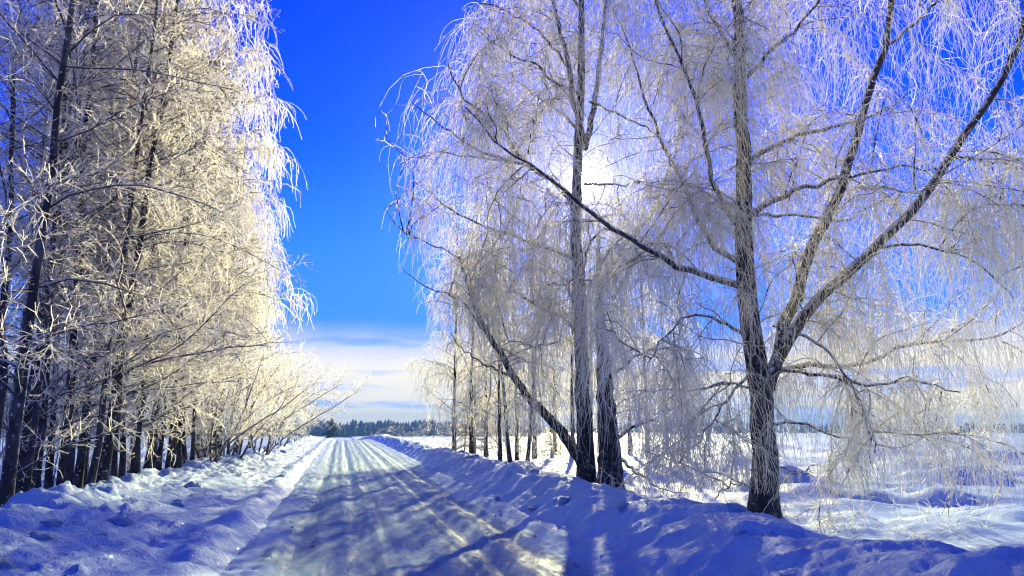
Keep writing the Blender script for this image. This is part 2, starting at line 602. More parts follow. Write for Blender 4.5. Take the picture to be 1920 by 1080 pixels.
CLODS = [clod_mesh(k) for k in range(5)]
for bank, n, side in ((lb, 16, -1), (rb, 14, 1)):
    for k in range(n):
        y = float(np.exp(rng.uniform(np.log(8), np.log(75))))
        x = float(rng.normal(-4.1 + 0.6 * smooth(12, 60, y), 0.55)) if side < 0 else float(rng.normal(4.5, 0.40))
        if side < 0 and rng.random() < 0.35: x = float(rng.uniform(-3.6, -1.9))
        z = ground_z(x, y)
        r = float(rng.uniform(0.05, 0.13)) * (1 + 0.006 * y)
        o = link('snow_clod', CLODS[k % 5], bank, (x, y, z + r * 0.05))
        o.scale = (r * rng.uniform(0.8, 1.4), r * rng.uniform(0.8, 1.3), r * rng.uniform(0.7, 1.1))
        o.rotation_euler = (rng.uniform(-.3, .3), rng.uniform(-.3, .3), rng.uniform(0, 6.28))


# crumbs of snow kicked along the road's edges
for k in range(26):
    y = float(np.exp(rng.uniform(np.log(7.5), np.log(30))))
    x = float(X_L + abs(rng.normal(0.1, 0.35))) if k % 2 else float(X_R - abs(rng.normal(0.1, 0.45)))
    r = float(rng.uniform(0.010, 0.028))
    o = link('snow_clod', CLODS[k % 5], road, (x, y, float(road_h(np.float64(x), np.float64(y))) + r * 0.3))
    o.scale = (r * rng.uniform(0.8, 1.4), r * rng.uniform(0.8, 1.3), r * rng.uniform(0.7, 1.1))
    o.rotation_euler = (rng.uniform(-.5, .5), rng.uniform(-.5, .5), rng.uniform(0, 6.28))


# ------------------------------------------------------------------ tree growing kit
def norm(v):
    return v / np.maximum(np.linalg.norm(v, axis=-1, keepdims=True), 1e-9)


def grow(g, P, D, L, K, grav=0.0, wig=0.2, lift=None):
    """paths (n,K+1,3): grav pulls each path down (positive) along its length"""
    n = len(P)
    out = np.empty((n, K + 1, 3))
    out[:, 0] = P
    d = norm(D.copy())
    st = (L / K)[:, None]
    gv = np.broadcast_to(np.asarray(grav, float), (n,))[:, None]
    for k in range(K):
        d = d + wig * g.normal(size=(n, 3)) / math.sqrt(K) * 1.6
        d[:, 2:] -= gv / K
        d = norm(d)
        out[:, k + 1] = out[:, k] + d * st
    return out


def sample(paths, idx, t):
    K = paths.shape[1] - 1
    f = np.clip(t, 0, 0.9999) * K
    i = f.astype(int)
    w = (f - i)[:, None]
    a, b = paths[idx, i], paths[idx, i + 1]
    return a + (b - a) * w, norm(b - a)


def path_len(paths):
    return np.linalg.norm(np.diff(paths, axis=1), axis=2).sum(1)


def side_dirs(g, T, spread=1.0, up=0.0):
    """directions leaving tangents T sideways"""
    r = g.normal(size=T.shape)
    r = norm(r - (r * T).sum(-1, keepdims=True) * T)
    d = T * (1 - spread) + r * spread
    d[:, 2] += up
    return norm(d)


class Bag:
    """collects tubes into one mesh"""
    def __init__(self): self.V, self.Q, self.T, self.n = [], [], [], 0

    def tubes(self, paths, r0, r1, sides=3, power=1.0, tip=True, flare=None):
        n, K1, _ = paths.shape
        if n == 0: return
        r0 = np.broadcast_to(np.asarray(r0, float), (n,)); r1 = np.broadcast_to(np.asarray(r1, float), (n,))
        t = np.linspace(0, 1, K1)
        rad = r0[:, None] + (r1 - r0)[:, None] * (t[None, :] ** power)
        if flare is not None: rad = rad * flare[None, :]
        tan = np.empty_like(paths)
        tan[:, 1:-1] = paths[:, 2:] - paths[:, :-2]
        tan[:, 0] = paths[:, 1] - paths[:, 0]
        tan[:, -1] = paths[:, -1] - paths[:, -2]
        tan = norm(tan)
        mean = norm(paths[:, -1] - paths[:, 0])
        ref = np.where(np.abs(mean[:, 2:]) < 0.8, np.array([[0.13, 0.07, 1.0]]), np.array([[1.0, 0.21, 0.11]]))
        ref = np.broadcast_to(norm(ref)[:, None, :], paths.shape)
        u = norm(np.cross(tan, ref)); v = np.cross(tan, u)
        a = np.arange(sides) / sides * 2 * np.pi
        V = paths[:, :, None, :] + rad[:, :, None, None] * (np.cos(a)[None, None, :, None] * u[:, :, None, :] + np.sin(a)[None, None, :, None] * v[:, :, None, :])
        i = np.arange(n * K1 * sides).reshape(n, K1, sides) + self.n
        j = np.roll(i, -1, axis=2)
        Q = np.stack([i[:, :-1], j[:, :-1], j[:, 1:], i[:, 1:]], -1)
        if sides == 3: Q = Q[:, :, :2]          # rime grows as a folded feather along one side of the twig
        Q = Q.reshape(-1, 4)
        self.V.append(V.reshape(-1, 3)); self.Q.append(Q); self.n += n * K1 * sides

    def spikes(self, P, D, L, r):
        """three-sided frost spurs with a pointed end"""
        n = len(P)
        if n == 0: return
        D = norm(D)
        ref = np.where(np.abs(D[:, 2:]) < 0.8, np.array([[0.1, 0.05, 1.0]]), np.array([[1.0, 0.2, 0.1]]))
        u = norm(np.cross(D, ref)); v = np.cross(D, u)
        r = np.broadcast_to(np.asarray(r, float), (n,))[:, None]
        a = np.arange(3) / 3 * 2 * np.pi
        b = P[:, None, :] + r[:, :, None] * (np.cos(a)[None, :, None] * u[:, None, :] + np.sin(a)[None, :, None] * v[:, None, :])
        tipp = (P + D * np.asarray(L)[:, None])[:, None, :]
        V = np.concatenate([b, tipp], 1).reshape(-1, 3)
        i = np.arange(n)[:, None] * 4 + self.n
        T = np.concatenate([np.concatenate([i + k, i + (k + 1) % 3, i + 3], 1) for k in range(2)], 0)
        self.V.append(V); self.T.append(T); self.n += 4 * n

    def count(self):
        return sum(len(q) for q in self.Q) * 2 + sum(len(q) for q in self.T)

    def build(self, name, mat, parent, origin=None):
        V = np.concatenate(self.V)
        if origin is not None: V = V - np.asarray(origin)[None, :]
        me = make_mesh(name, V, np.concatenate(self.Q) if self.Q else None, mat, True, np.concatenate(self.T) if self.T else None)
        return link(name, me, parent)


def spline(pts, n):
    """Catmull-Rom through pts (k,3), resampled to n points evenly"""
    p = np.asarray(pts, float)
    p = np.concatenate([[2 * p[0] - p[1]], p, [2 * p[-1] - p[-2]]])
    out = []
    for i in range(1, len(p) - 2):
        t = np.linspace(0, 1, 12, endpoint=False)[:, None]
        a, b, c, d = p[i - 1], p[i], p[i + 1], p[i + 2]
        out.append(0.5 * ((2 * b) + (c - a) * t + (2 * a - 5 * b + 4 * c - d) * t ** 2 + (3 * b - a - 3 * c + d) * t ** 3))
    out.append(p[-2][None, :])
    q = np.concatenate(out)
    l = np.concatenate([[0], np.cumsum(np.linalg.norm(np.diff(q, axis=0), axis=1))])
    s = np.linspace(0, l[-1], n)
    return np.stack([np.interp(s, l, q[:, k]) for k in range(3)], 1)


def children(g, paths, per_m, t0=0.1, t1=1.0, bias=1.0, spread=0.25):
    """parent indices and positions along them, in number by length"""
    L = path_len(paths)
    n = np.maximum(1, np.round(L * per_m * np.clip(g.lognormal(-0.12, spread, len(L)), 0.05, 2.6))).astype(int)
    idx = np.repeat(np.arange(len(L)), n)
    t = t0 + (t1 - t0) * g.random(len(idx)) ** bias
    return idx, t


# ------------------------------------------------------------------ the weeping birches on the bank
def to_px(P):
    q = (P - CAM) @ _cm
    return 960 + F * q[..., 0] / -q[..., 2], 540 - F * q[..., 1] / -q[..., 2]


# how far the crown over the road reaches at each height (photograph columns)
REACH_Y = [-400, 0, 80, 170, 250, 330, 400, 470, 540, 600, 650, 700, 760, 830, 900]
REACH_X = [1000, 880, 815, 735, 705, 740, 740, 750, 785, 815, 850, 865, 890, 960, 1040]


def within(g, paths, soft=26):
    ok = np.ones(len(paths), bool)
    j = g.normal(scale=soft, size=len(paths))
    for k in (paths.shape[1] // 2, -1):
        x, y = to_px(paths[:, k])
        ok &= x > np.interp(y, REACH_Y, REACH_X) + j
    x, y = to_px(paths[:, paths.shape[1] // 2])
    ok &= ~((np.hypot(x - 1106, y - 340) < 46) & (g.random(len(paths)) < 0.78))  # twigs thinned around the sun: a gap standing in for its glare
    return ok


def hang(g, bag, carriers, per_m, L, r, K=5, grav=3.2, wig=0.29, spur=4.0, spur_len=(0.06, 0.20), zmin=None, t0=0.12, top=None, prune=False):
    """curtains of hanging frosted twigs under a set of carrier paths"""
    idx, t = children(g, carriers, per_m, t0, 1.0, 1.0, 0.45)
    P, T = sample(carriers, idx, t)
    if top is not None:
        keep = g.random(len(P)) < np.where(P[:, 2] > top, 0.4, 1.0)
        P, T = P[keep], T[keep]
    D = side_dirs(g, T, 0.75, -0.1)
    ln = g.uniform(L[0], L[1], len(P)) * g.choice([0.55, 1.0, 1.0, 1.35], len(P))
    if zmin is not None:
        ln = np.minimum(ln, np.maximum(0.15, (P[:, 2] - zmin)))
    pa = grow(g, P, D, ln, K, grav, wig)
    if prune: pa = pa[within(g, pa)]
    bag.tubes(pa, r * g.uniform(0.8, 1.25, len(pa)), r * 0.55)
    if spur > 0:
        i2, t2 = children(g, pa, spur, 0.1, 1.0)
        P2, T2 = sample(pa, i2, t2)
        D2 = side_dirs(g, T2, 0.42)
        bag.spikes(P2, D2, g.uniform(spur_len[0], spur_len[1], len(P2)), r * 0.75)
    return pa


def big_birch(name, g, trunks, limbs, base, rich):
    """trunks / limbs: (points [(px,py,depth)...], r0, r1, n_hang weight)"""
    root = empty(name, base)
    car, wts = [], []
    for k, (pts, r0, r1, kind) in enumerate(trunks):
        q = spline([at(*p) for p in pts], 30)
        q[1:-1] += g.normal(scale=0.018, size=(28, 3))
        b = Bag()
        fl = 1 + 0.45 * np.exp(-np.linspace(0, 1, 30) / 0.035)
        b.tubes(q[None], r0, r1, 12, 0.9, flare=fl)
        o = b.build('trunk', M_BIRCH, root, base)
        if kind: o['label'] = kind
        car.append(q)
    lim = []
    for pts, r0, r1 in limbs:
        q = spline([at(*p) for p in pts], 18)
        q[2:-1] += g.normal(scale=0.022, size=(15, 3))
        b = Bag()
        b.tubes(q[None], r0, r1, 7, 0.9)
        b.build('limb', M_LIMB, root, base)
        lim.append(q)
    return root, np.array(car), np.array(lim)


def resample(paths, n):
    return np.array([spline(p[::max(1, len(p) // 8)], n) for p in paths])


def crown_on(g, root, base, lim, car, cfg):
    bag = Bag()
    n = 18
    car2 = resample(car, n)
    allp = np.concatenate([lim, car2])
    isT = np.concatenate([np.zeros(len(lim)), np.ones(len(car2))])
    idx, t = children(g, allp, cfg['b_per_m'], 0.12, 1.0)
    keep = (isT[idx] == 0) | (t > cfg.get('trunk_t0', 0.35))
    idx, t = idx[keep], t[keep]
    P, T = sample(allp, idx, t)
    D = side_dirs(g, T, 0.72, cfg.get('up', 0.25))
    L = g.uniform(0.7, 2.4, len(P)) * np.where(isT[idx] == 1, 1.15, 1.0) * cfg['scale']
    br = grow(g, P, D, L, 7, cfg.get('b_grav', 0.7), 0.28)
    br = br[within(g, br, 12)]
    bag2 = Bag()
    bag2.tubes(br, 0.016 * cfg['scale'], 0.007, 4)
    # branchlets
    i2, t2 = children(g, br, cfg['s_per_m'], 0.15, 1.0)
    P2, T2 = sample(br, i2, t2)
    D2 = side_dirs(g, T2, 0.65, 0.12)
    L2 = g.uniform(0.3, 1.0, len(P2)) * cfg['scale']
    b2 = grow(g, P2, D2, L2, 5, cfg.get('s_grav', 1.2), 0.35)
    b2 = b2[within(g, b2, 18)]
    bag2.tubes(b2[::3], 0.0085, 0.005)
    b2w = b2[np.arange(len(b2)) % 3 > 0]
    bag.tubes(b2w, 0.0080, 0.005)
    idx3, t3 = children(g, b2, 9.0, 0.1, 1.0)
    P3, T3 = sample(b2, idx3, t3)
    bag.spikes(P3, side_dirs(g, T3, 0.6), g.uniform(0.05, 0.16, len(P3)), 0.005)
    # curtains
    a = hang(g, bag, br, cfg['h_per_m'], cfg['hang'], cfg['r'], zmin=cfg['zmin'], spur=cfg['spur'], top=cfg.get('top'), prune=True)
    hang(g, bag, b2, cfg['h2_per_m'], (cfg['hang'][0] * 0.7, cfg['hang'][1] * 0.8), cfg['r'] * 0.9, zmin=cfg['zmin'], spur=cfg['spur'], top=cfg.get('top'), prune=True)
    o2 = bag2.build('branchlets', M_BARE, root, base)
    o2['kind'] = 'stuff'
    o = bag.build('crown', M_TWIG, root, base)
    o['kind'] = 'stuff'
    print(root.name, 'twigs', len(a), 'branches', len(br), 'tris', bag.count() + bag2.count())
    return o


gA = np.random.default_rng(11)
baseA = at(1432, 975, 15.0); baseA[2] = ground_z(baseA[0], baseA[1]) - 0.1
trunksA = [([(1432, 990, 15), (1435, 880, 15), (1431, 780, 15), (1420, 690, 15), (1405, 570, 15), (1393, 450, 15), (1396, 340, 15), (1387, 200, 15),
             (1385, 80, 15), (1378, -60, 15), (1374, -220, 15.1), (1370, -380, 15.2)], 0.265, 0.03, None)]
limbsA = [
    ([(1428, 760, 15), (1450, 690, 14.9), (1478, 590, 14.9), (1525, 460, 14.8), (1580, 345, 14.6), (1625, 190, 14.5), (1665, 40, 14.4), (1690, -130, 14.2)], 0.14, 0.04),
    ([(1440, 730, 15), (1472, 640, 14.8), (1545, 550, 14.4), (1650, 455, 14), (1740, 360, 13.6), (1800, 270, 13.4), (1865, 175, 13.2), (1915, 60, 13), (1950, -80, 13)], 0.125, 0.035),
    ([(1440, 700, 15), (1520, 683, 15.3), (1600, 685, 15.6), (1690, 652, 15.8), (1780, 640, 15.9), (1850, 636, 16), (1905, 612, 16)], 0.06, 0.02),
    ([(1440, 690, 15), (1520, 700, 14.6), (1620, 720, 14.2), (1720, 715, 13.8), (1800, 735, 13.6)], 0.045, 0.012),
    ([(1405, 300, 15), (1460, 265, 15.2), (1520, 248, 15.4), (1570, 235, 15.7), (1640, 215, 15.9), (1700, 175, 16)], 0.055, 0.015),
    ([(1400, 410, 15), (1460, 370, 14.7), (1525, 345, 14.4), (1600, 330, 14.2), (1675, 315, 14), (1755, 315, 13.8)], 0.055, 0.015),
    ([(1398, 405, 15), (1500, 403, 15.2), (1580, 415, 15.4), (1615, 395, 15.6), (1680, 360, 15.8)], 0.035, 0.012),
    ([(1395, 150, 15), (1440, 100, 14.8), (1480, 65, 14.7), (1525, 15, 14.6), (1570, -60, 14.5)], 0.05, 0.015),
    ([(1790, 295, 13.4), (1850, 300, 13.8), (1930, 322, 14.2), (1990, 350, 14.6)], 0.03, 0.012),
    ([(1610, 352, 14.6), (1680, 356, 14.9), (1750, 370, 15.2), (1810, 390, 15.4)], 0.03, 0.01),
    ([(1640, 465, 14.0), (1720, 460, 13.7), (1790, 475, 13.5), (1850, 505, 13.3), (1900, 560, 13.2)], 0.03, 0.01),
    ([(1402, 540, 15), (1290, 505, 14.7), (1180, 450, 14.3), (1090, 390, 14), (1010, 322, 13.8), (945, 275, 13.6), (872, 200, 13.5)], 0.075, 0.012),
    ([(1396, 500, 15), (1335, 455, 15.3), (1305, 400, 15.5), (1265, 310, 15.7), (1230, 240, 15.9), (1200, 165, 16), (1170, 60, 16)], 0.06, 0.015),
    ([(1394, 440, 15), (1350, 370, 14.8), (1325, 295, 14.6), (1312, 220, 14.5), (1295, 165, 14.4), (1272, 110, 14.3), (1240, 40, 14.2), (1215, -60, 14)], 0.055, 0.018),
    ([(1386, 120, 15), (1360, 75, 15.1), (1325, 10, 15.3), (1290, -60, 15.4)], 0.045, 0.015),
    ([(1410, 640, 15), (1350, 600, 14.5), (1300, 590, 14), (1250, 625, 13.6), (1215, 680, 13.4)], 0.04, 0.010),
    ([(1412, 690, 15), (1375, 735, 14.8), (1343, 780, 14.6), (1323, 807, 14.5), (1308, 832, 14.5), (1287, 843, 14.4), (1270, 872, 14.4)], 0.035, 0.010),
    ([(1415, 725, 15), (1360, 720, 14.6), (1333, 727, 14.3), (1283, 733, 14.1), (1250, 750, 14)], 0.03, 0.010),
    ([(1440, 795, 15), (1500, 797, 15), (1540, 808, 14.9), (1620, 830, 14.7), (1700, 836, 14.5), (1760, 800, 14.4)], 0.032, 0.008),
    ([(1440, 870, 15), (1490, 883, 14.9), (1525, 886, 14.7)], 0.018, 0.008),
    ([(1425, 913, 15), (1367, 910, 14.8), (1340, 936, 14.7)], 0.022, 0.010),
    ([(1450, 610, 15), (1530, 640, 14.3), (1590, 710, 13.9), (1622, 790, 13.7), (1640, 850, 13.6)], 0.035, 0.010),
    ([(1376, -40, 15.0), (1440, -110, 15.3), (1520, -170, 15.6), (1600, -180, 15.9)], 0.05, 0.015),
    ([(1376, -40, 15.0), (1310, -120, 14.8), (1230, -150, 14.6), (1150, -140, 14.5)], 0.05, 0.015),
    ([(1655, 90, 14.4), (1740, 20, 14.7), (1800, -60, 15)], 0.04, 0.015),
]
rootA, carA, limA = big_birch('weeping_birch', gA, trunksA, limbsA, baseA, 1)
tag(rootA, 'tall weeping birch with a forked trunk, in front of the open field', 'tree', 'weeping birches beside the road')
crown_on(gA, rootA, baseA, limA, carA, dict(b_per_m=3.0, s_per_m=3.4, h_per_m=16.5, h2_per_m=8.5, hang=(0.6, 2.1), r=0.0046, zmin=0.55, scale=1.0, spur=2.6, trunk_t0=0.25, top=10.5))

gB = np.random.default_rng(12)
baseB = at(1120, 915, 22.0); baseB[2] = ground_z(baseB[0], baseB[1]) - 0.1
trunksB = [
    ([(1100, 935, 22), (1098, 840, 22), (1091, 700, 22), (1088, 560, 22), (1080, 430, 22), (1081, 330, 22), (1086, 240, 22), (1090, 100, 22), (1090, -60, 22), (1085, -220, 22)], 0.25, 0.04, None),
    ([(1143, 935, 21.6), (1143, 860, 21.6), (1137, 770, 21.6), (1130, 670, 21.7), (1124, 560, 21.9), (1122, 440, 22.2)], 0.38, 0.03, None),
    ([(1102, 885, 21.9), (1062, 822, 21.6), (1010, 765, 21.2), (965, 710, 20.8), (940, 665, 20.6), (905, 610, 20.3), (882, 545, 20), (862, 480, 19.8)], 0.17, 0.03, 'slender dark trunk leaning out towards the road'),
]
limbsB = [
    ([(1090, 520, 22), (1108, 450, 20.9), (1148, 432, 20.2), (1190, 462, 19.8), (1215, 520, 19.6)], 0.05, 0.012),
    ([(1088, 600, 22), (1066, 545, 20.9), (1082, 520, 20.3), (1128, 535, 19.9), (1165, 585, 19.6)], 0.04, 0.010),
    ([(1135, 680, 21.6), (1118, 630, 20.6), (1135, 600, 20.1), (1172, 615, 19.8), (1200, 660, 19.6)], 0.04, 0.010),
    ([(1090, 420, 22), (1062, 380, 21), (1030, 390, 20.4), (1000, 430, 20)], 0.04, 0.010),
    ([(1096, 270, 22), (1078, 200, 21.8), (1065, 110, 21.6), (1040, 20, 21.4), (1020, -80, 21.2)], 0.10, 0.03),
    ([(1096, 280, 22), (1116, 180, 22.3), (1128, 80, 22.6), (1140, -40, 23)], 0.10, 0.03),
    ([(1088, 400, 22), (1040, 340, 21.6), (990, 310, 21.2), (960, 270, 20.9), (940, 240, 20.7), (900, 210, 20.4), (868, 180, 20.1), (840, 120, 20)], 0.085, 0.02),
    ([(990, 310, 21.2), (915, 290, 20.7), (850, 250, 20.3), (815, 225, 20), (770, 190, 19.8)], 0.045, 0.012),
    ([(980, 306, 21.2), (890, 295, 21.2), (815, 285, 21.2), (745, 310, 21.2)], 0.04, 0.012),
    ([(1080, 240, 21.9), (1040, 200, 22.2), (1000, 175, 22.5), (968, 152, 22.8), (920, 140, 23)], 0.05, 0.015),
    ([(1086, 175, 22), (1040, 155, 21.4), (1005, 120, 21), (960, 105, 20.6), (900, 60, 20.3)], 0.05, 0.015),
    ([(1086, 490, 22), (1000, 455, 21.5), (925, 430, 21.1), (880, 410, 20.8), (845, 390, 20.6), (805, 360, 20.4), (775, 340, 20.2)], 0.055, 0.015),
    ([(890, 560, 20.1), (868, 490, 20), (815, 462, 19.8), (755, 430, 19.6), (722, 390, 19.5)], 0.035, 0.008),
    ([(925, 640, 20.5), (893, 600, 20.2), (860, 560, 20), (800, 540, 19.8), (750, 500, 19.6)], 0.04, 0.008),
    ([(958, 705, 20.8), (905, 680, 20.5), (862, 650, 20.3), (845, 625, 20.2)], 0.04, 0.010),
    ([(1088, 640, 22), (1058, 595, 21.7), (1027, 584, 21.4), (991, 564, 21.1), (951, 538, 20.8), (915, 511, 20.6)], 0.06, 0.015),
    ([(1094, 345, 22), (1180, 345, 22.4), (1235, 335, 22.8)], 0.04, 0.012),
    ([(1106, 190, 22.2), (1160, 215, 21.8), (1220, 245, 21.4), (1270, 300, 21)], 0.045, 0.012),
    ([(1150, 560, 21.9), (1200, 480, 21.6), (1250, 430, 21.3), (1300, 400, 21)], 0.06, 0.015),
    ([(1160, 470, 22), (1220, 400, 22.6), (1260, 300, 23), (1290, 200, 23.4)], 0.06, 0.02),
    ([(1160, 820, 21.4), (1190, 800, 21), (1230, 790, 20.6), (1290, 800, 20.2)], 0.06, 0.012),
    ([(1150, 700, 21.6), (1210, 660, 21.2), (1270, 650, 20.9), (1320, 670, 20.6)], 0.05, 0.012),
    ([(1165, 860, 21.4), (1190, 885, 21), (1215, 900, 20.7), (1238, 918, 20.5)], 0.05, 0.02),
    ([(1050, 640, 21), (1000, 650, 20.6), (960, 640, 20.4), (920, 660, 20.2)], 0.03, 0.01),
    ([(1090, 20, 22), (1030, -60, 21.4), (960, -80, 21)], 0.05, 0.02),
    ([(1068, 130, 21.7), (1010, 60, 21.2), (950, 20, 20.8), (890, 0, 20.5)], 0.045, 0.012),
]
rootB, carB, limB = big_birch('weeping_birch', gB, trunksB, limbsB, baseB, 1)
tag(rootB, 'multi-stemmed weeping birch with the sun shining behind its trunk', 'tree', 'weeping birches beside the road')
crown_on(gB, rootB, baseB, limB, carB, dict(b_per_m=3.0, s_per_m=3.2, h_per_m=10.0, h2_per_m=5.5, hang=(0.6, 2.1), r=0.0060, zmin=0.5, scale=1.2, spur=1.8, trunk_t0=0.25, up=0.35, top=13.5))


# ------------------------------------------------------------------ kinds of roadside tree, built once and copied
def wood_tree(name, g, H, r0, nb, blen, kind, mat_bark, mat_twig, t0=0.16, lean=(0, 0), tier=1.0, dens=1.0, tw=0.008):
    root = empty(name)
    z = np.linspace(0, 1, 14)
    q = np.stack([lean[0] * H * z ** 1.3 + 0.10 * np.sin(z * 5 + g.uniform(0, 6)) * z, lean[1] * H * z ** 1.3 + 0.10 * np.sin(z * 4 + g.uniform(0, 6)) * z, -0.25 + (H + 0.25) * z], 1)
    q[1:-1, :2] += g.normal(scale=0.025, size=(12, 2))
    b = Bag()
    fl = 1 + 0.35 * np.exp(-z / 0.04)
    b.tubes(q[None], r0, 0.012, 9, 0.85, flare=fl)
    b.build('trunk', mat_bark, root)
    t = t0 + (1 - t0) * g.random(nb) ** 0.9
    P, T = sample(q[None], np.zeros(nb, int), t)
    D = side_dirs(g, T, 0.62 if kind == 'alder' else 0.5, 0.0)
    L = blen * (1.08 - 0.72 * (t - t0) / (1 - t0)) * g.uniform(0.65, 1.2, nb)
    bag = Bag()
    br = grow(g, P, D, L, 8, 0.25 if kind == 'alder' else 0.9, 0.22)
    lb_ = Bag()
    lb_.tubes(br, np.minimum(0.022, 0.25 * r0 * (1.15 - t)) + 0.005, 0.007, 4)
    o = lb_.build('branches', M_LIMB, root)
    o['kind'] = 'stuff'
    i2, t2 = children(g, br, 4.2 * dens, 0.15, 1.0, 0.8)
    P2, T2 = sample(br, i2, t2)
    D2 = side_dirs(g, T2, 0.5, 0.06)
    L2 = g.uniform(0.35, 1.1, len(P2)) * (0.6 + 0.12 * blen)
    b2 = grow(g, P2, D2, L2, 4, 0.15 if kind == 'alder' else 1.4, 0.26)
    bag.tubes(b2, tw * 1.15, tw * 0.7)
    if kind == 'alder':
        i3, t3 = children(g, b2, 7.0 * dens, 0.1, 1.0)
        P3, T3 = sample(b2, i3, t3)
        b3 = grow(g, P3, side_dirs(g, T3, 0.5, 0.05), g.uniform(0.12, 0.42, len(P3)), 2, 0.1, 0.3)
        bag.tubes(b3, tw, tw * 0.55)
        i4, t4 = children(g, b3, 8.0 * dens, 0.1, 1.0)
        P4, T4 = sample(b3, i4, t4)
        bag.spikes(P4, side_dirs(g, T4, 0.5, 0.05), g.uniform(0.04, 0.12, len(P4)), tw * 0.8)
    else:
        hang(g, bag, b2, 6.0 * dens, (0.5, 1.5), tw, K=4, spur=2.0)
        hang(g, bag, br, 3.0 * dens, (0.5, 1.4), tw, K=4, spur=2.0)
    o = bag.build('crown', mat_twig, root)
    o['kind'] = 'stuff'
    print(name, bag.count())
    return root


def place(proto, used, px, zc, rz, s, name_lean=None, py=800):
    o = proto if proto.name not in used else copy_tree(proto)
    if proto.name not in used: used.add(proto.name)
    p = at(px, py, zc)
    z = ground_z(p[0], p[1])
    o.location = (p[0], p[1], z - 0.02)
    o.rotation_euler = (0, 0, rz)
    if name_lean: o.rotation_euler = (name_lean[0], name_lean[1], rz)
    o.scale = (s, s, s)
    return o


used = set()
gw = np.random.default_rng(21)
ALD = [wood_tree('frosted_alder', np.random.default_rng(31), 13.5, 0.090, 66, 2.9, 'alder', M_BARK, M_ALDER, 0.10, (0.02, 0.0), dens=1.3, tw=0.0068),
       wood_tree('frosted_alder', np.random.default_rng(32), 12.0, 0.080, 60, 2.6, 'alder', M_BARK, M_ALDER, 0.08, (-0.02, 0.03), dens=1.3, tw=0.0068),
       wood_tree('frosted_alder', np.random.default_rng(33), 14.5, 0.092, 60, 3.1, 'alder', M_BARK, M_ALDER, 0.16, (0.02, -0.03), dens=1.25, tw=0.0068)]
THIN = wood_tree('slim_alder', np.random.default_rng(34), 12.5, 0.062, 34, 2.0, 'alder', M_BARK, M_ALDER, 0.14, (0.015, 0.0), dens=1.05, tw=0.007)
BIR = [wood_tree('frosted_birch', np.random.default_rng(41), 18.5, 0.15, 62, 3.6, 'birch', M_BARK, M_TWIG, 0.16, (0.03, 0.0), dens=0.85, tw=0.0115),
       wood_tree('frosted_birch', np.random.default_rng(42), 16.5, 0.14, 58, 3.2, 'birch', M_BARK, M_TWIG, 0.14, (0.0, 0.03), dens=0.85, tw=0.0115)]
SLIM = [wood_tree('slender_birch', np.random.default_rng(43), 16.5, 0.13, 46, 3.0, 'birch', M_BARK, M_TWIG, 0.08, (0.02, 0.0), dens=0.50, tw=0.0145),
        wood_tree('slender_birch', np.random.default_rng(44), 15.0, 0.12, 42, 2.8, 'birch', M_BIRCH, M_TWIG, 0.09, (0.0, 0.02), dens=0.50, tw=0.0145)]
SHR = [wood_tree('frosted_sapling', np.random.default_rng(51), 4.6, 0.040, 26, 1.5, 'alder', M_LIMB, M_ALDER, 0.05, (0.06, 0.0), dens=1.0, tw=0.009),
       wood_tree('frosted_sapling', np.random.default_rng(52), 6.2, 0.050, 26, 1.6, 'alder', M_LIMB, M_ALDER, 0.08, (0.10, 0.0), dens=0.9, tw=0.010)]

ORD = ['first', 'second', 'third', 'fourth', 'fifth', 'sixth', 'seventh', 'eighth', 'ninth', 'tenth', 'eleventh', 'twelfth', 'thirteenth',
       'fourteenth', 'fifteenth', 'sixteenth', 'seventeenth', 'eighteenth', 'nineteenth', 'twentieth']
front = [  # photograph column of the foot, depth, kind, turn, size, lean
    (2, 13.6, 1, 0.4, 1.00, (0, -.02)), (24, 12.2, 0, 0.2, 1.08, (0, 0.0)), (48, 15.0, 2, 2.0, 0.95, (0, 0.03)), (76, 16.2, 1, 3.1, 1.0, (0, 0.0)),
    (104, 18.2, 0, 4.0, 1.0, (0, 0.02)), (128, 15.6, 2, 5.2, 1.10, (0, 0.03)), (152, 16.6, 0, 1.2, 1.05, (0, 0.05)), (166, 18.8, 1, 2.6, 1.1, (0, 0.02)),
    (200, 16.0, 0, 0.9, 1.12, (0, 0.06)), (216, 20.0, 2, 3.7, 1.0, (0, 0.10)), (236, 19.2, 1, 4.4, 0.95, (0, 0.08)), (256, 23.0, 0, 5.5, 1.05, (0, 0.05)),
    (278, 21.0, 2, 0.1, 0.9, (0, 0.08)), (304, 26.0, 1, 1.5, 1.1, (0, 0.05)), (330, 23.6, 2, 2.9, 1.12, (0, 0.06)), (352, 25.6, 0, 3.3, 1.05, (0, 0.10)),
    (376, 29.0, 1, 0.7, 1.05, (0, 0.10)), (402, 33.0, 0, 5.0, 0.95, (0, 0.08)), (430, 36.0, 1, 1.0, 0.85, (0, 0.06))]
for k, (px, zc, kd, rz, s_, ln) in enumerate(front):
    o = place(ALD[kd], used, px, zc, rz, s_, ln)
    # lean is a world-axis tilt about the road's direction
    o.rotation_mode = 'XYZ'
    extra = {1: ', its foot at the edge of the bank', 14: ', thickest at the foot', 18: ', last and smallest'}.get(k, '')
    tag(o, f'{ORD[k]} dark-trunked frosted alder from the left edge{extra}', 'tree', 'frosted alders along the left bank')
back = [(165, 27, 1, 1.1, 0.95), (255, 30, 0, 2.2, 1.0), (338, 26, 0, 3.0, 1.12), (368, 31, 1, 4.1, 1.2), (412, 37, 0, 5.0, 1.05), (446, 46, 1, 0.5, 1.0), (470, 58, 0, 1.5, 0.8)]
cols = [f[0] for f in front]
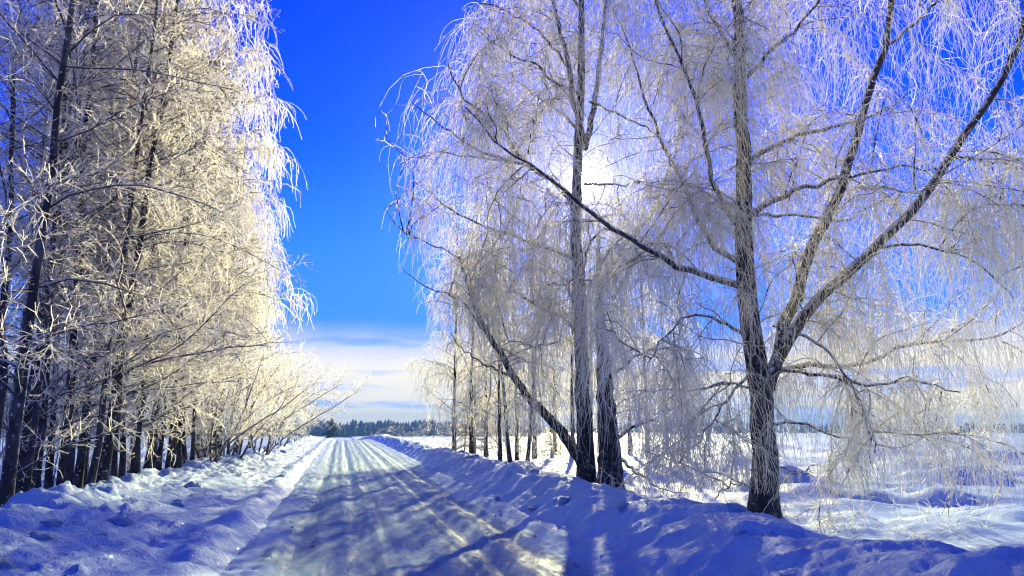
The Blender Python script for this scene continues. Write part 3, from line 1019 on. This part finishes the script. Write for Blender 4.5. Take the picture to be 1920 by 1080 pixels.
for k, (px, zc, kd, rz, s_) in enumerate(back):
    o = place(BIR[kd], used, px, zc, rz, s_)
    b_ = sum(c < px for c in cols)
    lab = ('tall birch hung with frosted twigs, beyond the left edge of the alders' if b_ == 0 else
           'tall birch hung with frosted twigs, just past the last alder' if px == 446 else
           'farthest tall birch hung with frosted twigs, past the last alder' if b_ >= 19 else
           f'tall birch hung with frosted twigs, behind the {ORD[b_ - 1]} and {ORD[b_]} alders from the left')
    tag(o, lab, 'tree', 'tall birches behind the alders')


def add(proto, px, zc, rz, s_, label, group=None, lean=None, cat='tree'):
    o = place(proto, used, px, zc, rz, s_, lean)
    for k_ in ('label', 'category', 'group'):
        if k_ in o: del o[k_]
    return tag(o, label, cat, group)


# slim stems filling the row
for k, (px, zc) in enumerate([(14, 16.5), (62, 14.2), (90, 15.0), (140, 20.5), (176, 15.4), (224, 17.0), (266, 18.5), (290, 22.5), (318, 21.5), (344, 22.5), (366, 24.5), (392, 28.0)]):
    o = place(THIN, used, px, zc, 1.7 * k, 0.9 + 0.05 * (k % 5), (0.0, 0.01 * (k % 6)))
    b_ = sum(c < px for c in cols)
    tag(o, f'slim alder stem between the {ORD[b_ - 1]} and {ORD[b_]} thicker alders from the left', 'tree', 'slim alder stems in the left row')

# young growth between the alder trunks
for k in range(16):
    px = 10 + k * 26 + float(gw.uniform(-9, 9))
    zc = float(gw.uniform(17, 25)) + k * 0.75
    add(SHR[k % 2], px, zc, float(gw.uniform(0, 6.28)), float(gw.uniform(0.45, 0.75)),
        f'low frosted sapling in the undergrowth, {ORD[k]} from the left edge', 'saplings between the alder trunks')

# trees and young growth behind the weeping birches
GR = 'slender young birches beyond the right bank'
add(SLIM[0], 938, 36.0, 1.0, 0.72, 'dark slim birch, first of the small roadside cluster past the leaning trunk', GR, (0, -0.03))
add(SLIM[1], 957, 36.5, 2.3, 0.84, 'slim birch leaning slightly, second in the small roadside cluster', GR, (0, 0.10))
add(SLIM[0], 970, 39.0, 4.0, 0.76, 'slim birch standing farthest back in the small roadside cluster', GR, (0, 0.05))
add(SLIM[1], 988, 35.5, 5.1, 0.74, 'pale slim birch at the end of the small roadside cluster, nearest the leaning trunk', GR, (0, 0.12))
add(SHR[1], 912, 37.0, 0.3, 1.15, 'reddish thin sapling bending beside the frosted pine', None, (0, -0.05))
# a stand of birches in the field behind the weeping ones
stand = [(852, 43.0, BIR[1], 0.88), (884, 40.0, SLIM[0], 0.90), (912, 45.0, BIR[1], 0.90), (1002, 41.0, SLIM[0], 0.86), (1040, 45.0, SLIM[1], 0.98), (1072, 40.0, SLIM[1], 0.90),
         (1108, 44.0, SLIM[0], 0.90), (1145, 41.5, BIR[0], 0.74), (1180, 45.0, SLIM[1], 1.0), (1214, 41.0, SLIM[1], 0.92), (1250, 45.0, SLIM[0], 0.85), (1290, 48.0, SLIM[1], 0.65)]
for k, (px, zc, pr_, s_) in enumerate(stand):
    add(pr_, px, zc, 0.8 * k, s_, f'pale birch in the stand behind the weeping birches, {ORD[k]} counting away from the road', 'birches standing behind the weeping birches')
for k in range(7):
    add(SHR[k % 2], 850 + k * 21, 40.0 + 2.3 * (k % 4), 0.9 * k, 0.62 + 0.08 * (k % 3), f'low frosted shrub at the foot of the roadside birch cluster, {ORD[k]} counting from the road', 'frosted shrubs at the birch cluster', None, 'shrub')
for k in range(12):
    px = 1010 + k * 34 + float(gw.uniform(-12, 12))
    add(SHR[k % 2], px, float(gw.uniform(34, 60)), float(gw.uniform(0, 6.28)), float(gw.uniform(0.5, 0.95)),
        f'low frosted shrub in the field behind the birch curtains, {ORD[k]} from the leaning trunk', 'frosted shrubs behind the birches', None, 'shrub')
add(SHR[0], 1768, 29.0, 2.0, 0.62, 'lone frosted sapling in the open snow beyond the forked birch', None, (0, -0.06))
add(SHR[0], 1835, 27.0, 4.0, 0.28, 'tiny frosted shrub in the open snow beside the lone sapling', None, None, 'shrub')
for k in range(9):
    px = 715 + k * 19 + float(gw.uniform(-4, 4))
    o = add(SHR[k % 2], px, float(gw.uniform(120, 210)), float(gw.uniform(0, 6.28)), float(gw.uniform(0.55, 0.85)),
            f'pale frosted shrub in the far field before the forest, {ORD[k]} from the road', 'pale shrubs before the far forest', None, 'shrub')
    o.scale = (o.scale[0] * 1.9, o.scale[1] * 1.9, o.scale[2] * 0.8)


# the leaning willow bush and its neighbours where the alders end
def bush(name, g, stems, H, lean, mat, dens, tw, r0=0.05):
    root = empty(name)
    P = np.zeros((stems, 3)); P[:, :2] = g.normal(scale=0.18, size=(stems, 2)); P[:, 2] = -0.2
    D = np.zeros((stems, 3)); D[:, 2] = 1
    D[:, 0] = lean + g.normal(scale=0.42, size=stems); D[:, 1] = g.normal(scale=0.35, size=stems)
    L = H * g.uniform(0.6, 1.1, stems)
    st_ = grow(g, P, D, L, 10, 0.15, 0.20)
    for q in st_:
        b = Bag(); b.tubes(q[None], r0 * g.uniform(0.6, 1.1), 0.010, 6)
        b.build('stem', M_LIMB, root)
    bag = Bag()
    i1, t1 = children(g, st_, 4.0 * dens, 0.2, 1.0, 0.8)
    P1, T1 = sample(st_, i1, t1)
    b1 = grow(g, P1, side_dirs(g, T1, 0.5, 0.15), g.uniform(0.5, 1.5, len(P1)), 5, 0.35, 0.25)
    bag.tubes(b1, tw * 1.3, tw * 0.8)
    i2, t2 = children(g, b1, 7.0 * dens, 0.1, 1.0)
    P2, T2 = sample(b1, i2, t2)
    b2 = grow(g, P2, side_dirs(g, T2, 0.5, 0.05), g.uniform(0.2, 0.6, len(P2)), 2, 0.3, 0.3)
    bag.tubes(b2, tw, tw * 0.6)
    i3, t3 = children(g, b2, 6.0 * dens, 0.1, 1.0)
    P3, T3 = sample(b2, i3, t3)
    bag.spikes(P3, side_dirs(g, T3, 0.5), g.uniform(0.06, 0.16, len(P3)), tw * 0.8)
    o = bag.build('crown', mat, root)
    o['kind'] = 'stuff'
    return root


WIL = bush('willow_bush', np.random.default_rng(61), 8, 6.0, 0.26, M_ALDER, 0.95, 0.010)
add(WIL, 492, 37.0, 0.0, 1.0, 'frosted willow bush leaning out towards the road at the end of the alders', 'willow bushes along the left bank', None, 'bush')
add(WIL, 440, 31.0, 0.5, 0.95, 'frosted willow bush standing under the last alders', 'willow bushes along the left bank', None, 'bush')
add(WIL, 395, 26.5, -0.3, 0.80, 'low frosted willow bush at the edge of the bank under the thick alders', 'willow bushes along the left bank', None, 'bush')
add(WIL, 520, 48.0, 0.7, 0.95, 'frosted willow bush behind the leaning one, farther along the bank', 'willow bushes along the left bank', None, 'bush')
add(WIL, 548, 62.0, 0.3, 0.85, 'small frosted willow bush near the crest of the road', 'willow bushes along the left bank', None, 'bush')
add(SHR[1], 566, 72.0, 0.3, 0.95, 'thin frosted sapling near the crest, past the willow bushes', None)


# conifers
def conifer(bag_t, bag_n, g, H, W, tiers, per, needles, nl, nr):
    q = np.array([[[0, 0, -0.2], [0, 0, H * 0.5], [0, 0, H]]])
    bag_t.tubes(q, 0.022 * H, 0.004 * H, 6)
    t = np.repeat(np.linspace(0.12, 0.97, tiers), per) + g.uniform(-0.02, 0.02, tiers * per)
    a = g.uniform(0, 2 * np.pi, len(t))
    P = np.stack([0 * t, 0 * t, t * H], 1)
    D = np.stack([np.cos(a), np.sin(a), 0.35 + 0 * a], 1)
    L = W * (1.02 - t) ** 0.8 * g.uniform(0.6, 1.15, len(t)) + 0.05
    br = grow(g, P, D, L, 4, 0.7, 0.15)
    bag_t.tubes(br, 0.010, 0.004)
    i2, t2 = children(g, br, needles, 0.12, 1.0)
    P2, T2 = sample(br, i2, t2)
    bag_n.spikes(P2, side_dirs(g, T2, 0.45, 0.12), g.uniform(0.6, 1.3, len(P2)) * nl, nr)


def conifer_tree(name, seed, H, W, tiers, per, needles, nl, nr, mat):
    root = empty(name)
    bt, bn = Bag(), Bag()
    conifer(bt, bn, np.random.default_rng(seed), H, W, tiers, per, needles, nl, nr)
    bt.build('trunk', M_LIMB, root)
    bn.build('crown', mat, root)['kind'] = 'stuff'
    return root


M_PINE = twig_mat('frosted_pine_needles', 0.85, bark=(0.075, 0.085, 0.035), nscale=3.0, trans=(0.90, 0.78, 0.55))
m_, t_, o_ = new_mat('dark_spruce_needles')
pb = t_.nodes.new('ShaderNodeBsdfPrincipled')
t_.links.new(ramp(t_, tex_noise(t_, 0.5, 4, 0.6), [(0.35, (0.07, 0.13, 0.14)), (0.7, (0.18, 0.26, 0.28))]), pb.inputs['Base Color'])
pb.inputs['Roughness'].default_value = 0.8
t_.links.new(pb.outputs[0], o_.inputs[0])
M_SPRUCE = m_
PINE = conifer_tree('frosted_pine', 71, 4.8, 1.75, 13, 9, 36, 0.20, 0.018, M_PINE)
add(PINE, 890, 44.0, 0.0, 1.0, 'small frosted pine at the end of the right bank, above the open field')
add(PINE, 1033, 40.0, 1.4, 0.42, 'tiny frosted pine in the field beneath the leaning trunk')
DARK = conifer_tree('young_spruce', 72, 3.3, 1.5, 11, 9, 26, 0.26, 0.05, M_SPRUCE)
add(DARK, 622, 128.0, 0.0, 1.0, 'dark young spruce standing just past the crest of the road')

# ------------------------------------------------------------------ the far forest, one mass
gf = np.random.default_rng(81)
bf, bt = Bag(), Bag()


def far_spruces(n, p0, p1, z0, z1, h0, h1):
    for k in range(n):
        px = gf.uniform(p0, p1); zc = gf.uniform(z0, z1)
        p = at(px, 800, zc)
        zb = float(field_h(np.float64(p[0]), np.float64(p[1])))
        H = gf.uniform(h0, h1) * (1 + 0.25 * float(noise2(np.float64(px * 0.02), np.float64(3.3))))
        W = H * gf.uniform(0.26, 0.42)
        for tr in range(6):
            f0 = tr / 6
            r_ = W * (1 - f0) ** 0.85 + 0.1
            zb0 = zb + H * (0.03 + 0.92 * f0)
            m = 7
            a = np.arange(m) / m * 2 * np.pi + gf.uniform(0, 6)
            rr = r_ * gf.uniform(0.6, 1.25, m)
            V = np.concatenate([np.stack([p[0] + rr * np.cos(a), p[1] + rr * np.sin(a), zb0 + gf.uniform(-0.04, 0.04, m) * H], 1),
                                [[p[0], p[1], zb0 + H * 0.27]]])
            i = np.arange(m) + bf.n
            bf.V.append(V); bf.T.append(np.stack([i, np.roll(i, -1), np.full(m, bf.n + m)], 1)); bf.n += m + 1


far_spruces(900, 420, 1010, 430, 560, 5.5, 9.0)
far_spruces(420, 1000, 2250, 620, 820, 6.0, 10.0)
far_spruces(200, -300, 440, 430, 600, 9.0, 15.0)
fo = bf.build('far_forest', M_SPRUCE, None)
tag(fo, 'dark blue-green spruce forest along the horizon behind the snowy field', 'forest', None, 'stuff')

# ------------------------------------------------------------------ dry grass poking out of the field
gg = np.random.default_rng(91)
bgp = Bag()
P = []
for k in range(170):
    p = at(float(gg.uniform(1180, 1910)), 800, float(gg.uniform(12.5, 24)))
    for q in range(int(gg.integers(3, 9))):
        x, y = p[0] + gg.normal(scale=0.12), p[1] + gg.normal(scale=0.12)
        P.append((x, y, float(field_h(np.float64(x), np.float64(y))) - 0.03))
P = np.array(P)
D = np.stack([gg.normal(scale=0.5, size=len(P)), gg.normal(scale=0.5, size=len(P)), np.ones(len(P))], 1)
bgp.tubes(grow(gg, P, D, gg.uniform(0.15, 0.5, len(P)), 5, 1.5, 0.2), 0.0042, 0.002)
go = bgp.build('dry_grass', M_BARE, None)
tag(go, 'dry frosted grass stems poking out of the field snow', 'grass', None, 'stuff')

# ------------------------------------------------------------------ the frosty air
m_, t_, o_ = new_mat('frosty_air')
pv = t_.nodes.new('ShaderNodeVolumePrincipled')
pv.inputs['Color'].default_value = (0.28, 0.62, 1.0, 1)
pv.inputs['Density'].default_value = 0.0006
pv.inputs['Anisotropy'].default_value = 0.0
t_.links.new(pv.outputs[0], o_.inputs['Volume'])
x0, x1, y0, y1, z0, z1 = -1200, 1800, -60, 1500, -8, 24.5
hv = [(x, y, z) for z in (z0, z1) for y in (y0, y1) for x in (x0, x1)]
hf = [(0, 2, 3, 1), (4, 5, 7, 6), (0, 1, 5, 4), (2, 6, 7, 3), (0, 4, 6, 2), (1, 3, 7, 5)]
hz = link('haze', make_mesh('haze', hv, hf, m_, False))
tag(hz, 'thin frosty air over the whole place', 'haze', None, 'stuff')

bpy.context.view_layer.update()
